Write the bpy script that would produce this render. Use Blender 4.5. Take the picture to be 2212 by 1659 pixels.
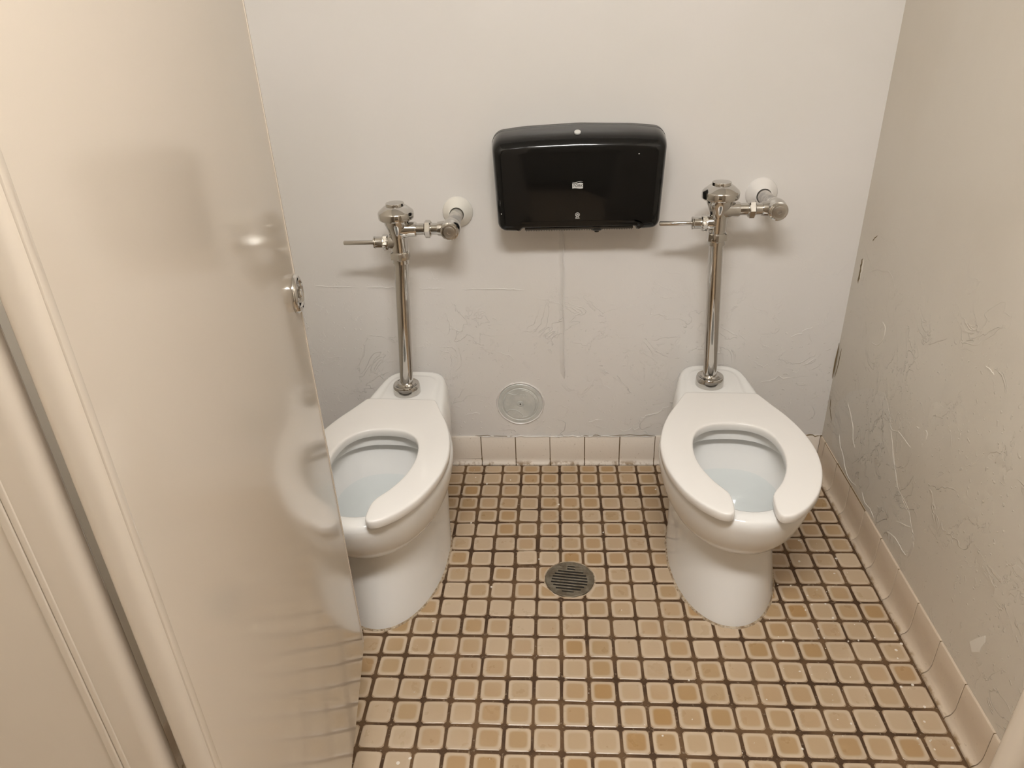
import bpy, bmesh, math, random
from math import sin, cos, pi, radians, sqrt, atan2
from mathutils import Vector, Matrix

random.seed(7)
SC = bpy.context.scene
COL = SC.collection
for o in list(bpy.data.objects):
    bpy.data.objects.remove(o)

# ------------------------------------------------------------------ camera
cam_d = bpy.data.cameras.new('camera')
cam = bpy.data.objects.new('camera', cam_d)
COL.objects.link(cam)
CR = Matrix(((0.9979771654390771, 0.008144611617941897, 0.06304952469113266),
             (0.051409994245547284, 0.4800208297405367, -0.8757494022303866),
             (-0.037397723912795236, 0.877219281774403, 0.4786311125797641)))
CP = Vector((0.43276, -2.01369, 1.40543))
cam.matrix_world = Matrix.Translation(CP) @ CR.to_4x4()
cam_d.sensor_width = 36
cam_d.lens = 25.9453
cam_d.clip_start = 0.02
SC.camera = cam

# ------------------------------------------------------------------ world, exposure
w = bpy.data.worlds.new('world')
SC.world = w
w.use_nodes = True
w.node_tree.nodes['Background'].inputs[0].default_value = (1.0, 0.9, 0.78, 1)
w.node_tree.nodes['Background'].inputs[1].default_value = 0.02
SC.view_settings.view_transform = 'Standard'
SC.view_settings.look = 'None'
SC.view_settings.gamma = 1
SC.view_settings.use_curve_mapping = False
SC.view_settings.exposure = 0.21
LAMP_COLOR = (0.965, 0.945, 0.915)
LAMP_POWER = 64.0

WY = 0.010          # plane of the back wall
XR = 1.265          # plane of the right wall
XL = -0.375         # plane of the left wall
YF = -3.6           # wall behind the camera
ZC = 2.32
P = 0.062           # pitch of the floor tiles

# ------------------------------------------------------------------ material helpers
class NT:
    def __init__(s, name):
        s.m = bpy.data.materials.new(name)
        s.m.use_nodes = True
        s.t = s.m.node_tree
        s.b = s.t.nodes['Principled BSDF']
    def n(s, typ, **kw):
        nd = s.t.nodes.new(typ)
        for k, v in kw.items():
            if k.startswith('i_'):
                key = k[2:]
                nd.inputs[int(key) if key.isdigit() else key].default_value = v
            else:
                setattr(nd, k, v)
        return nd
    def l(s, a, b):
        s.t.links.new(a, b)
    def math(s, op, a, b=None, c=None, clamp=False):
        nd = s.n('ShaderNodeMath', operation=op, use_clamp=clamp)
        for i, v in enumerate((a, b, c)):
            if v is None: continue
            if isinstance(v, (int, float)): nd.inputs[i].default_value = v
            else: s.l(v, nd.inputs[i])
        return nd.outputs[0]
    def ramp(s, v, lo, hi, a=0.0, b=1.0):
        nd = s.n('ShaderNodeMapRange', interpolation_type='SMOOTHSTEP')
        s.l(v, nd.inputs[0])
        for i, x in enumerate((lo, hi, a, b)): nd.inputs[i + 1].default_value = x
        return nd.outputs[0]
    def noise(s, vec, scale, detail=3.0, rough=0.5, dist=0.0):
        nd = s.n('ShaderNodeTexNoise')
        if vec is not None: s.l(vec, nd.inputs['Vector'])
        nd.inputs['Scale'].default_value = scale
        nd.inputs['Detail'].default_value = detail
        nd.inputs['Roughness'].default_value = rough
        nd.inputs['Distortion'].default_value = dist
        return nd.outputs[0]
    def mix(s, f, a, b):
        nd = s.n('ShaderNodeMix', data_type='RGBA')
        for sock, v in ((nd.inputs[0], f), (nd.inputs[6], a), (nd.inputs[7], b)):
            if isinstance(v, (int, float)): sock.default_value = v
            elif isinstance(v, tuple): sock.default_value = (*v[:3], 1)
            else: s.l(v, sock)
        return nd.outputs[2]
    def pos(s):
        return s.n('ShaderNodeNewGeometry').outputs['Position']
    def obj(s):
        return s.n('ShaderNodeTexCoord').outputs['Object']
    def sep(s, v):
        nd = s.n('ShaderNodeSeparateXYZ'); s.l(v, nd.inputs[0]); return nd.outputs
    def bump(s, h, dist, strength=1.0):
        nd = s.n('ShaderNodeBump')
        s.l(h, nd.inputs['Height'])
        nd.inputs['Distance'].default_value = dist
        nd.inputs['Strength'].default_value = strength
        s.l(nd.outputs[0], s.b.inputs['Normal'])
    def base(s, c):
        if isinstance(c, tuple): s.b.inputs['Base Color'].default_value = (*c[:3], 1)
        else: s.l(c, s.b.inputs['Base Color'])
        return s
    def set(s, **kw):
        for k, v in kw.items():
            k = {'rough': 'Roughness', 'metal': 'Metallic', 'spec': 'Specular IOR Level', 'ior': 'IOR', 'trans': 'Transmission Weight', 'coat': 'Coat Weight'}.get(k, k)
            if isinstance(v, (int, float, tuple)): s.b.inputs[k].default_value = v
            else: s.l(v, s.b.inputs[k])
        return s

def plain(name, c, rough=0.5, metal=0.0, **kw):
    return NT(name).base(c).set(rough=rough, metal=metal, **kw).m

def wall_paint(name, c1, c2, rough, zlim, amount):
    t = NT(name)
    p = t.pos()
    x, y, z = t.sep(p)
    big = t.noise(p, 2.2, 2.0)
    t.base(t.mix(t.ramp(big, .35, .65), c1, c2))
    fine = t.noise(p, 420, 2.0)
    mid = t.noise(p, 38, 3.0)
    lump = t.noise(p, 9, 2.0)
    # edges of peeled paint under later coats: contour lines of a noise field, more of them low on the wall
    f = t.noise(p, 7.0, 4.0, .55, 1.2)
    d = t.math('ABSOLUTE', t.math('SUBTRACT', f, .5))
    line = t.ramp(d, 0.0, .010, 1.0, 0.0)
    msk = t.ramp(t.noise(p, 5.0, 2.0), .47, .60)
    low = t.ramp(z, zlim - .45, zlim, 1.0, 0.0)
    plate = t.ramp(t.noise(p, 11.0, 5.0, .6, .8), .515, .525)
    msk2 = t.math('MULTIPLY', t.ramp(t.noise(p, 6.3, 2.0), .50, .60), low)
    pim = t.ramp(t.noise(p, 90, 1.0), .66, .74)
    h = t.math('MULTIPLY', t.math('MULTIPLY', line, msk), t.math('MULTIPLY', low, 1.2 * amount))
    h = t.math('ADD', h, t.math('MULTIPLY', t.math('MULTIPLY', plate, msk2), .9 * amount))
    h = t.math('ADD', h, t.math('MULTIPLY', t.math('MULTIPLY', pim, low), .7 * amount))
    h = t.math('ADD', h, t.math('MULTIPLY', mid, .35))
    h = t.math('ADD', h, t.math('MULTIPLY', lump, 2.2))
    h = t.math('ADD', h, t.math('MULTIPLY', fine, .05))
    t.bump(h, .0009)
    t.set(rough=rough)
    return t.m

WALL_C = (0.80, 0.775, 0.745)
M_WALL = wall_paint('white_wall_paint', (0.79, 0.762, 0.738), (0.768, 0.743, 0.712), .33, .80, 1.05)
M_WALL_R = wall_paint('cream_wall_paint', (0.675, 0.625, 0.55), (0.645, 0.59, 0.51), .38, 1.0, 1.15)
M_ROOM = plain('room_paint', (0.82, 0.76, 0.66), .6)
M_CEIL = plain('ceiling_paint', (0.86, 0.85, 0.82), .8)

def grout_mat():
    t = NT('brown_grout')
    p = t.pos()
    a = t.noise(p, 11, 3.0)
    b = t.noise(p, 160, 3.0)
    c = t.mix(t.ramp(a, .35, .68), (0.062, 0.029, 0.010), (0.145, 0.080, 0.034))
    c = t.mix(t.ramp(b, .6, .75), c, (0.27, 0.20, 0.13))
    t.base(c).set(rough=.75)
    t.bump(b, .0015)
    return t.m
M_GROUT = grout_mat()

def tile_mat():
    t = NT('glazed_tan_tile')
    uv = t.n('ShaderNodeUVMap'); uv.uv_map = 'tile'
    ux, uy, _ = t.sep(uv.outputs[0])
    ax = t.math('ABSOLUTE', t.math('SUBTRACT', ux, .5))
    ay = t.math('ABSOLUTE', t.math('SUBTRACT', uy, .5))
    p4 = t.math('ADD', t.math('POWER', ax, 5.0), t.math('POWER', ay, 5.0))
    d = t.math('POWER', p4, .2)
    oi = t.n('ShaderNodeObjectInfo')
    geo = t.n('ShaderNodeNewGeometry')
    rnd = t.math('FRACT', t.math('ADD', oi.outputs['Random'], geo.outputs['Random Per Island']))
    pos = geo.outputs['Position']
    zone = t.ramp(t.noise(pos, 2.6, 1.0), .40, .64)
    amt = t.math('ADD', t.math('MULTIPLY_ADD', t.math('POWER', rnd, 1.5), .72, .17), t.math('MULTIPLY', zone, .34), clamp=True)
    wob = t.math('MULTIPLY', t.math('SUBTRACT', t.noise(pos, 60, 2.0), .5), .015)
    centre = t.ramp(t.math('ADD', d, wob), .30, .43, 1.0, 0.0)
    f = t.math('MULTIPLY', centre, amt)
    rnd2 = t.math('FRACT', t.math('MULTIPLY', rnd, 7.31))
    edge_c = t.mix(rnd2, (0.595, 0.475, 0.345), (0.535, 0.42, 0.30))
    mid_c = t.mix(t.math('FRACT', t.math('MULTIPLY', rnd, 13.7)), (0.395, 0.235, 0.095), (0.42, 0.285, 0.150))
    c = t.mix(f, edge_c, mid_c)
    rim = t.ramp(d, .482, .499)
    c = t.mix(t.math('MULTIPLY', rim, .6), c, (0.27, 0.16, 0.075))
    dirt = t.ramp(t.noise(pos, 45, 5.0, .65), .63, .78)
    c = t.mix(t.math('MULTIPLY', dirt, .05), c, (0.20, 0.13, 0.08))
    t.base(c)
    t.set(rough=t.ramp(t.noise(pos, 25, 3.0), .3, .7, .27, .33))
    t.bump(t.noise(pos, 70, 2.0), .0004)
    return t.m
M_TILE = tile_mat()

def base_tile_mat(name, c1, c2, zstain):
    t = NT(name)
    p = t.pos()
    x, y, z = t.sep(p)
    oi = t.n('ShaderNodeObjectInfo')
    c = t.mix(oi.outputs['Random'], c1, c2)
    sp = t.ramp(t.noise(p, 150, 3.0), .66, .74)
    c = t.mix(t.math('MULTIPLY', sp, .35), c, (0.33, 0.25, 0.16))
    st = t.math('MULTIPLY', t.ramp(z, .004, zstain, 1.0, 0.0), t.ramp(t.noise(p, 28, 4.0, .7), .46, .62))
    c = t.mix(t.math('MULTIPLY', st, .8), c, (0.30, 0.19, 0.085))
    t.base(c).set(rough=.30)
    t.bump(t.noise(p, 60, 3.0), .0008)
    return t.m
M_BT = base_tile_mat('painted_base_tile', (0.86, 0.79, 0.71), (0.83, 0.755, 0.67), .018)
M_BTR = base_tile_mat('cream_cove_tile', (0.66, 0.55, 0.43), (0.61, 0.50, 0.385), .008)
M_BGROUT = plain('dark_joint', (0.17, 0.11, 0.05), .8)

def china_mat():
    t = NT('white_china')
    t.base((0.86, 0.85, 0.83)).set(rough=.10, spec=.45)
    return t.m
M_CHINA = china_mat()
M_SEAT = plain('white_seat_plastic', (0.87, 0.845, 0.815), .16)
def water_mat():
    t = NT('bowl_water')
    out = t.t.nodes['Material Output']
    tr = t.n('ShaderNodeBsdfTransparent'); tr.inputs[0].default_value = (.955, .98, .985, 1)
    gl = t.n('ShaderNodeBsdfGlossy'); gl.inputs['Roughness'].default_value = .02
    fr = t.n('ShaderNodeFresnel'); fr.inputs[0].default_value = 1.33
    mx = t.n('ShaderNodeMixShader')
    t.l(fr.outputs[0], mx.inputs[0]); t.l(tr.outputs[0], mx.inputs[1]); t.l(gl.outputs[0], mx.inputs[2])
    t.l(mx.outputs[0], out.inputs['Surface'])
    t.t.nodes.remove(t.b)
    return t.m
M_WATER = water_mat()
M_CAULK = None
def caulk_mat():
    t = NT('dirty_caulk')
    p = t.pos()
    a = t.noise(p, 90, 4.0, .7)
    t.base(t.mix(t.ramp(a, .40, .62), (0.55, 0.46, 0.34), (0.26, 0.175, 0.10))).set(rough=.7)
    t.bump(a, .002)
    return t.m
M_CAULK = caulk_mat()

def chrome_mat():
    t = NT('chrome')
    p = t.pos()
    a = t.noise(p, 60, 3.0)
    t.base((0.60, 0.585, 0.56)).set(metal=1.0, rough=t.ramp(a, .3, .75, .03, .08))
    return t.m
M_CHROME = chrome_mat()
M_DULL = plain('brushed_dull_metal', (0.50, 0.47, 0.43), .34, 1.0)
M_GALV = None
def galv_mat():
    t = NT('worn_chrome_pipe')
    p = t.pos()
    a = t.noise(p, 45, 4.0)
    t.base(t.mix(t.ramp(a, .4, .6), (0.45, 0.44, 0.43), (0.66, 0.64, 0.61))).set(metal=1.0, rough=.25)
    return t.m
M_GALV = galv_mat()

def plate_mat():
    t = NT('whitewashed_zinc')
    p = t.pos()
    a = t.noise(p, 30, 4.0)
    t.base(t.mix(t.ramp(a, .35, .65), (0.60, 0.62, 0.60), (0.70, 0.71, 0.69))).set(rough=.38, metal=.15)
    t.bump(t.noise(p, 120, 2.0), .0004)
    return t.m
M_PLATE = plate_mat()
M_FLANGE = plain('cream_painted_flange', (0.82, 0.79, 0.72), .22)
M_FLANGE_W = plain('white_painted_flange', (0.82, 0.79, 0.76), .25)

def black_mat():
    t = NT('glossy_black_plastic')
    p = t.obj()
    v = t.n('ShaderNodeTexVoronoi'); t.l(p, v.inputs['Vector']); v.inputs['Scale'].default_value = 40
    rr = t.n('ShaderNodeSeparateColor'); t.l(v.outputs['Color'], rr.inputs[0])
    sp = t.math('MULTIPLY', t.ramp(v.outputs['Distance'], .05, .065, 1.0, 0.0), t.math('GREATER_THAN', rr.outputs[0], .90))
    t.base(t.mix(sp, (0.006, 0.006, 0.0058), (0.75, 0.72, 0.68))).set(rough=.09, spec=.34)
    return t.m
M_BLACK = black_mat()
M_BLACK2 = plain('black_plastic', (0.018, 0.017, 0.016), .35)
M_GREYB = plain('grey_black_plastic', (0.07, 0.067, 0.062), .45)
M_PRINT = plain('silver_print', (0.66, 0.66, 0.64), .45)
M_DARK = plain('hole_shade_black', (0.012, 0.010, 0.008), .9)  # near-black colour standing in for the shade inside holes

def drain_mat():
    t = NT('tarnished_metal')
    p = t.pos()
    a = t.noise(p, 40, 4.0, .65)
    t.base(t.mix(t.ramp(a, .38, .64), (0.155, 0.125, 0.085), (0.235, 0.205, 0.155))).set(metal=.55, rough=.50)
    t.bump(a, .001)
    return t.m
M_DRAIN = drain_mat()

def partition_mat():
    t = NT('beige_partition_enamel')
    p = t.pos()
    t.base((0.56, 0.49, 0.41)).set(rough=.11)
    t.bump(t.noise(p, 5, 0.0), .0007)
    return t.m
M_PART = partition_mat()
M_SPLAT = plain('dried_white_paint', (0.80, 0.74, 0.66), .5)
M_CRACK = plain('crack_brown', (0.20, 0.145, 0.075), .9)
M_CRACK_L = plain('paint_edge_cream', (0.74, 0.695, 0.62), .4)
M_CHIP = plain('old_paint_layer', (0.60, 0.545, 0.48), .5)
M_CHIP_L = plain('bare_pale_plaster', (0.78, 0.735, 0.665), .6)
M_PATCH = wall_paint('grey_peeled_paint', (0.69, 0.645, 0.58), (0.66, 0.615, 0.545), .38, 1.0, 2.0)

# ------------------------------------------------------------------ mesh helpers
def link(name, me, parent=None, mat=None):
    o = bpy.data.objects.new(name, me)
    COL.objects.link(o)
    if mat is not None and me is not None and not me.materials: me.materials.append(mat)
    if parent is not None: o.parent = parent
    return o

def finish(name, bm, mat, parent=None, smooth=True, angle=40, recalc=True):
    if recalc: bmesh.ops.recalc_face_normals(bm, faces=bm.faces)
    me = bpy.data.meshes.new(name)
    bm.to_mesh(me); bm.free()
    if smooth:
        for p in me.polygons: p.use_smooth = True
        me.set_sharp_from_angle(angle=radians(angle))
    return link(name, me, parent, mat)

def box(bm, lo, hi):
    vs = [bm.verts.new((x, y, z)) for x in (lo[0], hi[0]) for y in (lo[1], hi[1]) for z in (lo[2], hi[2])]
    for f in ((0, 1, 3, 2), (4, 6, 7, 5), (0, 4, 5, 1), (2, 3, 7, 6), (0, 2, 6, 4), (1, 5, 7, 3)):
        bm.faces.new([vs[i] for i in f])

def loft(bm, rings, cap0=True, cap1=True, closed=True):
    rv = [[bm.verts.new(p) for p in r] for r in rings]
    n = len(rings[0])
    for a, b in zip(rv, rv[1:]):
        for i in range(n if closed else n - 1):
            j = (i + 1) % n
            bm.faces.new((a[i], a[j], b[j], b[i]))
    if cap0: bm.faces.new(rv[0][::-1])
    if cap1: bm.faces.new(rv[-1])
    return rv

def frame(axis):
    z = Vector(axis).normalized()
    u = Vector((0, 0, 1)) if abs(z.z) < .9 else Vector((1, 0, 0))
    x = u.cross(z).normalized()
    return x, z.cross(x), z

def lathe(bm, prof, axis=(0, 0, 1), org=(0, 0, 0), n=32, cap0=True, cap1=True, hexa=()):
    """prof: (radius, height) pairs along axis; rings listed in hexa are hexagonal"""
    x, y, z = frame(axis)
    o = Vector(org)
    rings = []
    for k, (r, h) in enumerate(prof):
        ring = []
        for i in range(n):
            a = 2 * pi * i / n
            rr = r
            if k in hexa:
                s = (a % (pi / 3)) - pi / 6
                rr = r * cos(pi / 6) / cos(s)
            ring.append(o + x * (rr * cos(a)) + y * (rr * sin(a)) + z * h)
        rings.append(ring)
    loft(bm, rings, cap0, cap1)

def tube(bm, pts, r, n=8):
    pts = [Vector(p) for p in pts]
    rings = []
    for i, p in enumerate(pts):
        d = (pts[min(i + 1, len(pts) - 1)] - pts[max(i - 1, 0)]).normalized()
        x, y, z = frame(d)
        rr = r[i] if isinstance(r, (list, tuple)) else r
        rings.append([p + x * (rr * cos(2 * pi * k / n)) + y * (rr * sin(2 * pi * k / n)) for k in range(n)])
    loft(bm, rings)

def offset(poly, d):
    """inset a closed 2-D polygon (counter-clockwise) by d"""
    n = len(poly); out = []
    for i in range(n):
        a, b, c = Vector(poly[i - 1]), Vector(poly[i]), Vector(poly[(i + 1) % n])
        e1 = (b - a).normalized(); e2 = (c - b).normalized()
        n1 = Vector((-e1.y, e1.x)); n2 = Vector((-e2.y, e2.x))
        m = (n1 + n2)
        if m.length < 1e-6: m = n1
        m.normalize()
        k = max(.5, m.dot(n1))
        out.append((b.x + m.x * d / k, b.y + m.y * d / k))
    return out

def rounded(poly, radii, seg=6):
    """round the corners of a polygon"""
    n = len(poly); out = []
    for i in range(n):
        a, b, c = Vector(poly[i - 1]), Vector(poly[i]), Vector(poly[(i + 1) % n])
        r = radii[i] if isinstance(radii, (list, tuple)) else radii
        if r <= 0: out.append((b.x, b.y)); continue
        u = (a - b).normalized(); v = (c - b).normalized()
        ang = u.angle(v)
        t = min(r / math.tan(ang / 2), (a - b).length * .49, (c - b).length * .49)
        rr = t * math.tan(ang / 2)
        p1 = b + u * t; p2 = b + v * t
        m = b + (u + v).normalized() * (rr / sin(ang / 2))
        a1 = atan2((p1 - m).y, (p1 - m).x); a2 = atan2((p2 - m).y, (p2 - m).x)
        da = (a2 - a1 + pi) % (2 * pi) - pi
        for k in range(seg + 1):
            aa = a1 + da * k / seg
            out.append((m.x + rr * cos(aa), m.y + rr * sin(aa)))
    return out

def catmull(pts, sub=4, closed=True):
    n = len(pts); out = []
    rng = range(n if closed else n - 1)
    for i in rng:
        g = (lambda k: Vector(pts[k % n])) if closed else (lambda k: Vector(pts[min(max(k, 0), n - 1)]))
        p0, p1, p2, p3 = g(i - 1), g(i), g(i + 1), g(i + 2)
        for s in range(sub):
            t = s / sub
            out.append(tuple(.5 * ((2 * p1) + (p2 - p0) * t + (2 * p0 - 5 * p1 + 4 * p2 - p3) * t * t + (3 * p1 - p0 - 3 * p2 + p3) * t ** 3)))
    if not closed: out.append(tuple(pts[-1]))
    return out

def thing(name, label, cat, loc=(0, 0, 0), rotz=0, group=None):
    o = bpy.data.objects.new(name, None)
    COL.objects.link(o)
    o.empty_display_size = .05
    o.location = loc; o.rotation_euler = (0, 0, rotz)
    o['label'] = label; o['category'] = cat; o['kind'] = 'thing'
    if group: o['group'] = group
    return o

def copy_tree(o, parent=None):
    c = o.copy(); COL.objects.link(c)
    if parent is not None: c.parent = parent
    for ch in list(o.children): copy_tree(ch, c)
    return c

def struct(o):
    o['kind'] = 'structure'; return o

def px(p):
    """pixel of a world point in the 2212 x 1659 frame (only used to see which tiles are the largest in view)"""
    v = CR.transposed() @ (Vector(p) - CP)
    if v.z > -.05: return None
    f = 25.9453 / 36 * 2212
    return (1106 + f * v.x / -v.z, 829.5 - f * v.y / -v.z, -v.z)

# ------------------------------------------------------------------ room shell
def slab(name, lo, hi, mat):
    bm = bmesh.new(); box(bm, lo, hi)
    return struct(finish(name, bm, mat, smooth=False))

floor = slab('floor', (XL - .1, YF - .1, -.08), (XR + .1, WY + .1, -.0022), M_GROUT)
wall_back = slab('wall_back', (XL - .1, WY, 0), (XR + .1, WY + .1, ZC), M_WALL)
wall_right = slab('wall_right', (XR, YF, 0), (XR + .1, WY, ZC), M_WALL_R)
wall_left = slab('wall_left', (XL - .1, YF, 0), (XL, WY, ZC), M_ROOM)
wall_front = slab('wall_front', (XL - .1, YF - .1, 0), (XR + .1, YF, ZC), plain('darkened_front_wall', (0.22, 0.18, 0.13), .5))  # unseen wall, darkened to put dark reflections into chrome and dispenser
ceiling = slab('ceiling', (XL - .1, YF - .1, ZC), (XR + .1, WY + .1, ZC + .1), M_CEIL)

# ceiling light: a two-foot wraparound fluorescent fixture above the stall front
lt = thing('ceiling_light', 'short wraparound fluorescent ceiling fixture above the stall entrance', 'light', (.45, -1.80, ZC))
bm = bmesh.new(); box(bm, (-.34, -.07, -.03), (.34, .07, 0)); finish('housing', bm, plain('white_enamel', (.8, .8, .78), .4), lt, smooth=False)
bm = bmesh.new()
prof = [(.105 * cos(a), -.022 - .062 * sin(a)) for a in [pi * i / 12 for i in range(13)]]
loft(bm, [[(x, y, z) for y, z in prof] for x in (-.33, .33)])
em = NT('lit_diffuser')
em.b.inputs['Base Color'].default_value = (.9, .9, .9, 1)
em.b.inputs['Emission Color'].default_value = (*LAMP_COLOR, 1)
em.b.inputs['Emission Strength'].default_value = LAMP_POWER
finish('diffuser', bm, em.m, lt)

# ------------------------------------------------------------------ floor drain position (tiles are cut around it)
DR = Vector((0.458, -0.530)); DRAD = 0.067

# ------------------------------------------------------------------ floor tiles
def tile_outline(sx, sy, r=.0045):
    return rounded([(-sx, -sy), (sx, -sy), (sx, sy), (-sx, sy)], r, 1)

def tile_bm(bm, cx, cy, sx, sy, z, rot, uvl, tilt=(0, 0), cut=False):
    pts = tile_outline(sx, sy)
    if cut:
        dense = []
        for i, a in enumerate(pts):
            b = pts[(i + 1) % len(pts)]
            for k in range(5): dense.append((a[0] + (b[0] - a[0]) * k / 5, a[1] + (b[1] - a[1]) * k / 5))
        pts = dense
    def T(q, h):
        x, y = q
        X = cx + x * cos(rot) - y * sin(rot); Y = cy + x * sin(rot) + y * cos(rot)
        if cut:
            d = Vector((X, Y)) - DR
            if d.length < DRAD + .001:
                d = d.normalized() * (DRAD + .001); X, Y = DR.x + d.x, DR.y + d.y
        return (X, Y, z + h + x * tilt[0] + y * tilt[1])
    top = offset(pts, .0016) if not cut else [(p[0] * .94, p[1] * .94) for p in pts]
    rings = [[T(q, -.006) for q in pts], [T(q, -.0009) for q in pts], [T(q, 0) for q in top]]
    loc = [pts, pts, top]
    rv = [[bm.verts.new(p) for p in r] for r in rings]
    n = len(pts)
    def face(ix):
        f = bm.faces.new([rv[a][b] for a, b in ix])
        f.smooth = False
        for lp, (a, b) in zip(f.loops, ix):
            q = loc[a][b]
            lp[uvl].uv = (.5 + q[0] / (2 * sx), .5 + q[1] / (2 * sy))
    for k in (0, 1):
        for i in range(n):
            j = (i + 1) % n
            face([(k, i), (k, j), (k + 1, j), (k + 1, i)])
    face([(2, i) for i in range(n)])

proto = []
for v in range(6):
    bm = bmesh.new(); uvl = bm.loops.layers.uv.new('tile')
    tile_bm(bm, 0, 0, .0275 + random.uniform(-.0005, .0004), .0275 + random.uniform(-.0005, .0004), 0, 0, uvl, (random.uniform(-.008, .008), random.uniform(-.008, .008)))
    me = bpy.data.meshes.new('tile'); bm.to_mesh(me); bm.free(); me.materials.append(M_TILE)
    proto.append(me)

cells = []
for k in range(-6, 20):
    for r in range(-1, 47):
        cx = (k + .5) * P; cy = -(r + .5 + .75) * P
        y0 = -(r + 1 + .75) * P + .0035; y1 = min(-(r + .75) * P - .0035, -.0045)
        x0 = k * P + .0035; x1 = min((k + 1) * P - .0035, XR - .024)
        x0 = max(x0, XL + .022)
        if y1 - y0 < .012 or x1 - x0 < .012: continue
        if cy < YF + .05: continue
        q = px((cx, cy, 0))
        vis = 0
        if q and -40 < q[0] < 2250 and -20 < q[1] < 1700:
            vis = 1 / q[2]
            if cx < 0.0 and cy < -.85: vis *= .05          # behind the open stall door
            if cx < -.08: vis *= .05
            for tx, ty in ((.86, -.47), (-.02, -.50)):     # under a toilet
                if abs(cx - tx) < .11 and cy > ty - .19: vis = .001
        cells.append((vis, k, r, (x0 + x1) / 2, (y0 + y1) / 2, (x1 - x0) / 2, (y1 - y0) / 2))
cells.sort(reverse=True)
rest = bmesh.new(); ruv = rest.loops.layers.uv.new('tile')
nt = 0
for vis, k, r, cx, cy, sx, sy in cells:
    full = sx > .026 and sy > .026
    jx, jy = random.gauss(0, .0005), random.gauss(0, .0005)
    rot = random.gauss(0, .010); jz = random.uniform(-.0006, .0005)
    # an old patch left of the drain has sunk and shifted
    patch = (2 <= k <= 5 and 2 <= r <= 7)
    if patch:
        jx += random.gauss(-.0015, .0012); jy += random.gauss(0, .0014); rot += random.gauss(0, .02); jz -= .0012
    d = (Vector((cx, cy)) - DR).length
    if d < .028: continue
    cut = d < DRAD + .042
    if nt < 298 and vis > .004:
        if full and not cut:
            o = link('tile', random.choice(proto), floor)
            o.location = (cx + jx, cy + jy, jz); o.rotation_euler = (0, 0, rot)
        else:
            bm = bmesh.new(); uvl = bm.loops.layers.uv.new('tile')
            tile_bm(bm, cx, cy, sx, sy, 0, rot * .4, uvl, cut=cut)
            me = bpy.data.meshes.new('tile'); bm.to_mesh(me); bm.free()
            o = link('tile', me, floor, M_TILE)
        nt += 1
    else:
        tile_bm(rest, cx + jx * .5, cy + jy * .5, sx, sy, jz, rot * .4, ruv, cut=cut)
me = bpy.data.meshes.new('tile_field'); rest.to_mesh(me); rest.free()
o = link('tile_field', me, floor, M_TILE); o['kind'] = 'stuff'

# ------------------------------------------------------------------ base tiles (cove base)
COVE = [(0, .107), (.0045, .1065), (.0058, .104), (.0060, .060), (.0064, .030), (.0075, .020), (.0100, .0125), (.0140, .0075), (.0185, .0048), (.0195, .0030), (.0195, -.002), (0, -.002)]
def cove_mesh(length, top=.107, toe=1.0, joint=.0013):
    """profile in (out, up), extruded along +x; thickness grows towards -y"""
    bm = bmesh.new()
    L = length / 2 - joint
    def ring(x, sh):
        return [(x, -(a * (toe if b < .03 else 1) - (sh if a > 0 else 0)), (b if b < .1 else b + top - .107)) for a, b in COVE]
    loft(bm, [ring(-L, .0011), ring(-L + .0012, 0), ring(L - .0012, 0), ring(L, .0011)])
    bmesh.ops.recalc_face_normals(bm, faces=bm.faces)
    me = bpy.data.meshes.new('base_tile'); bm.to_mesh(me); bm.free()
    for p in me.polygons: p.use_smooth = True
    me.set_sharp_from_angle(angle=radians(35))
    return me

bm = bmesh.new(); box(bm, (XL, WY - .0042, 0), (XR, WY, .1055))
bb = struct(finish('baseboard_back', bm, M_BGROUT, smooth=False))
cm = cove_mesh(.1127, toe=.56); cm.materials.append(M_BT)
xs = [.1775 + .1127 * i for i in range(-5, 10)]
for a in xs:
    b = a + .1127
    if b < XL + .02 or a > XR - .02: continue
    if a < XL + .005 or b > XR - .0048:
        aa, b2 = max(a, XL + .005), min(b, XR - .0048)
        m2 = cove_mesh(b2 - aa, toe=.56); m2.materials.append(M_BT); c = (aa + b2) / 2
    else:
        m2 = cm; c = (a + b) / 2
    o = link('base_tile', m2, bb)
    o.location = (c, WY + random.uniform(-.0008, .0004), random.uniform(-.0012, .0006)); o.rotation_euler = (0, random.gauss(0, .004), random.gauss(0, .004))

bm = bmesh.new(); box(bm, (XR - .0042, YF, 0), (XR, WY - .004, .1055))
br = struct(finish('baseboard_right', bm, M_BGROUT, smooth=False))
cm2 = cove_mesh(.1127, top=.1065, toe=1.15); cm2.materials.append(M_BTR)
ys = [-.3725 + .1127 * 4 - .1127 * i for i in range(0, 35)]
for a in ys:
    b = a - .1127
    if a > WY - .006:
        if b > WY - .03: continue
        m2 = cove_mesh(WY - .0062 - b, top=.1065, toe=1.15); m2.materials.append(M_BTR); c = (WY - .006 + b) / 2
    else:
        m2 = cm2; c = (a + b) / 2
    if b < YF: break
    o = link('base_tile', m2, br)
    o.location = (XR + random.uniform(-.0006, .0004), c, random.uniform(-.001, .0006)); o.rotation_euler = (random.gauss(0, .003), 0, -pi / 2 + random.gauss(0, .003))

bm = bmesh.new(); box(bm, (XL, YF, 0), (XL + .0042, WY - .004, .1055))
bl = struct(finish('baseboard_left', bm, M_BGROUT, smooth=False))
y = WY - .008
while y - .1127 > YF:
    o = link('base_tile', cm2, bl)
    o.location = (XL, y - .0563, 0); o.rotation_euler = (0, 0, pi / 2)
    y -= .1127

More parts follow.
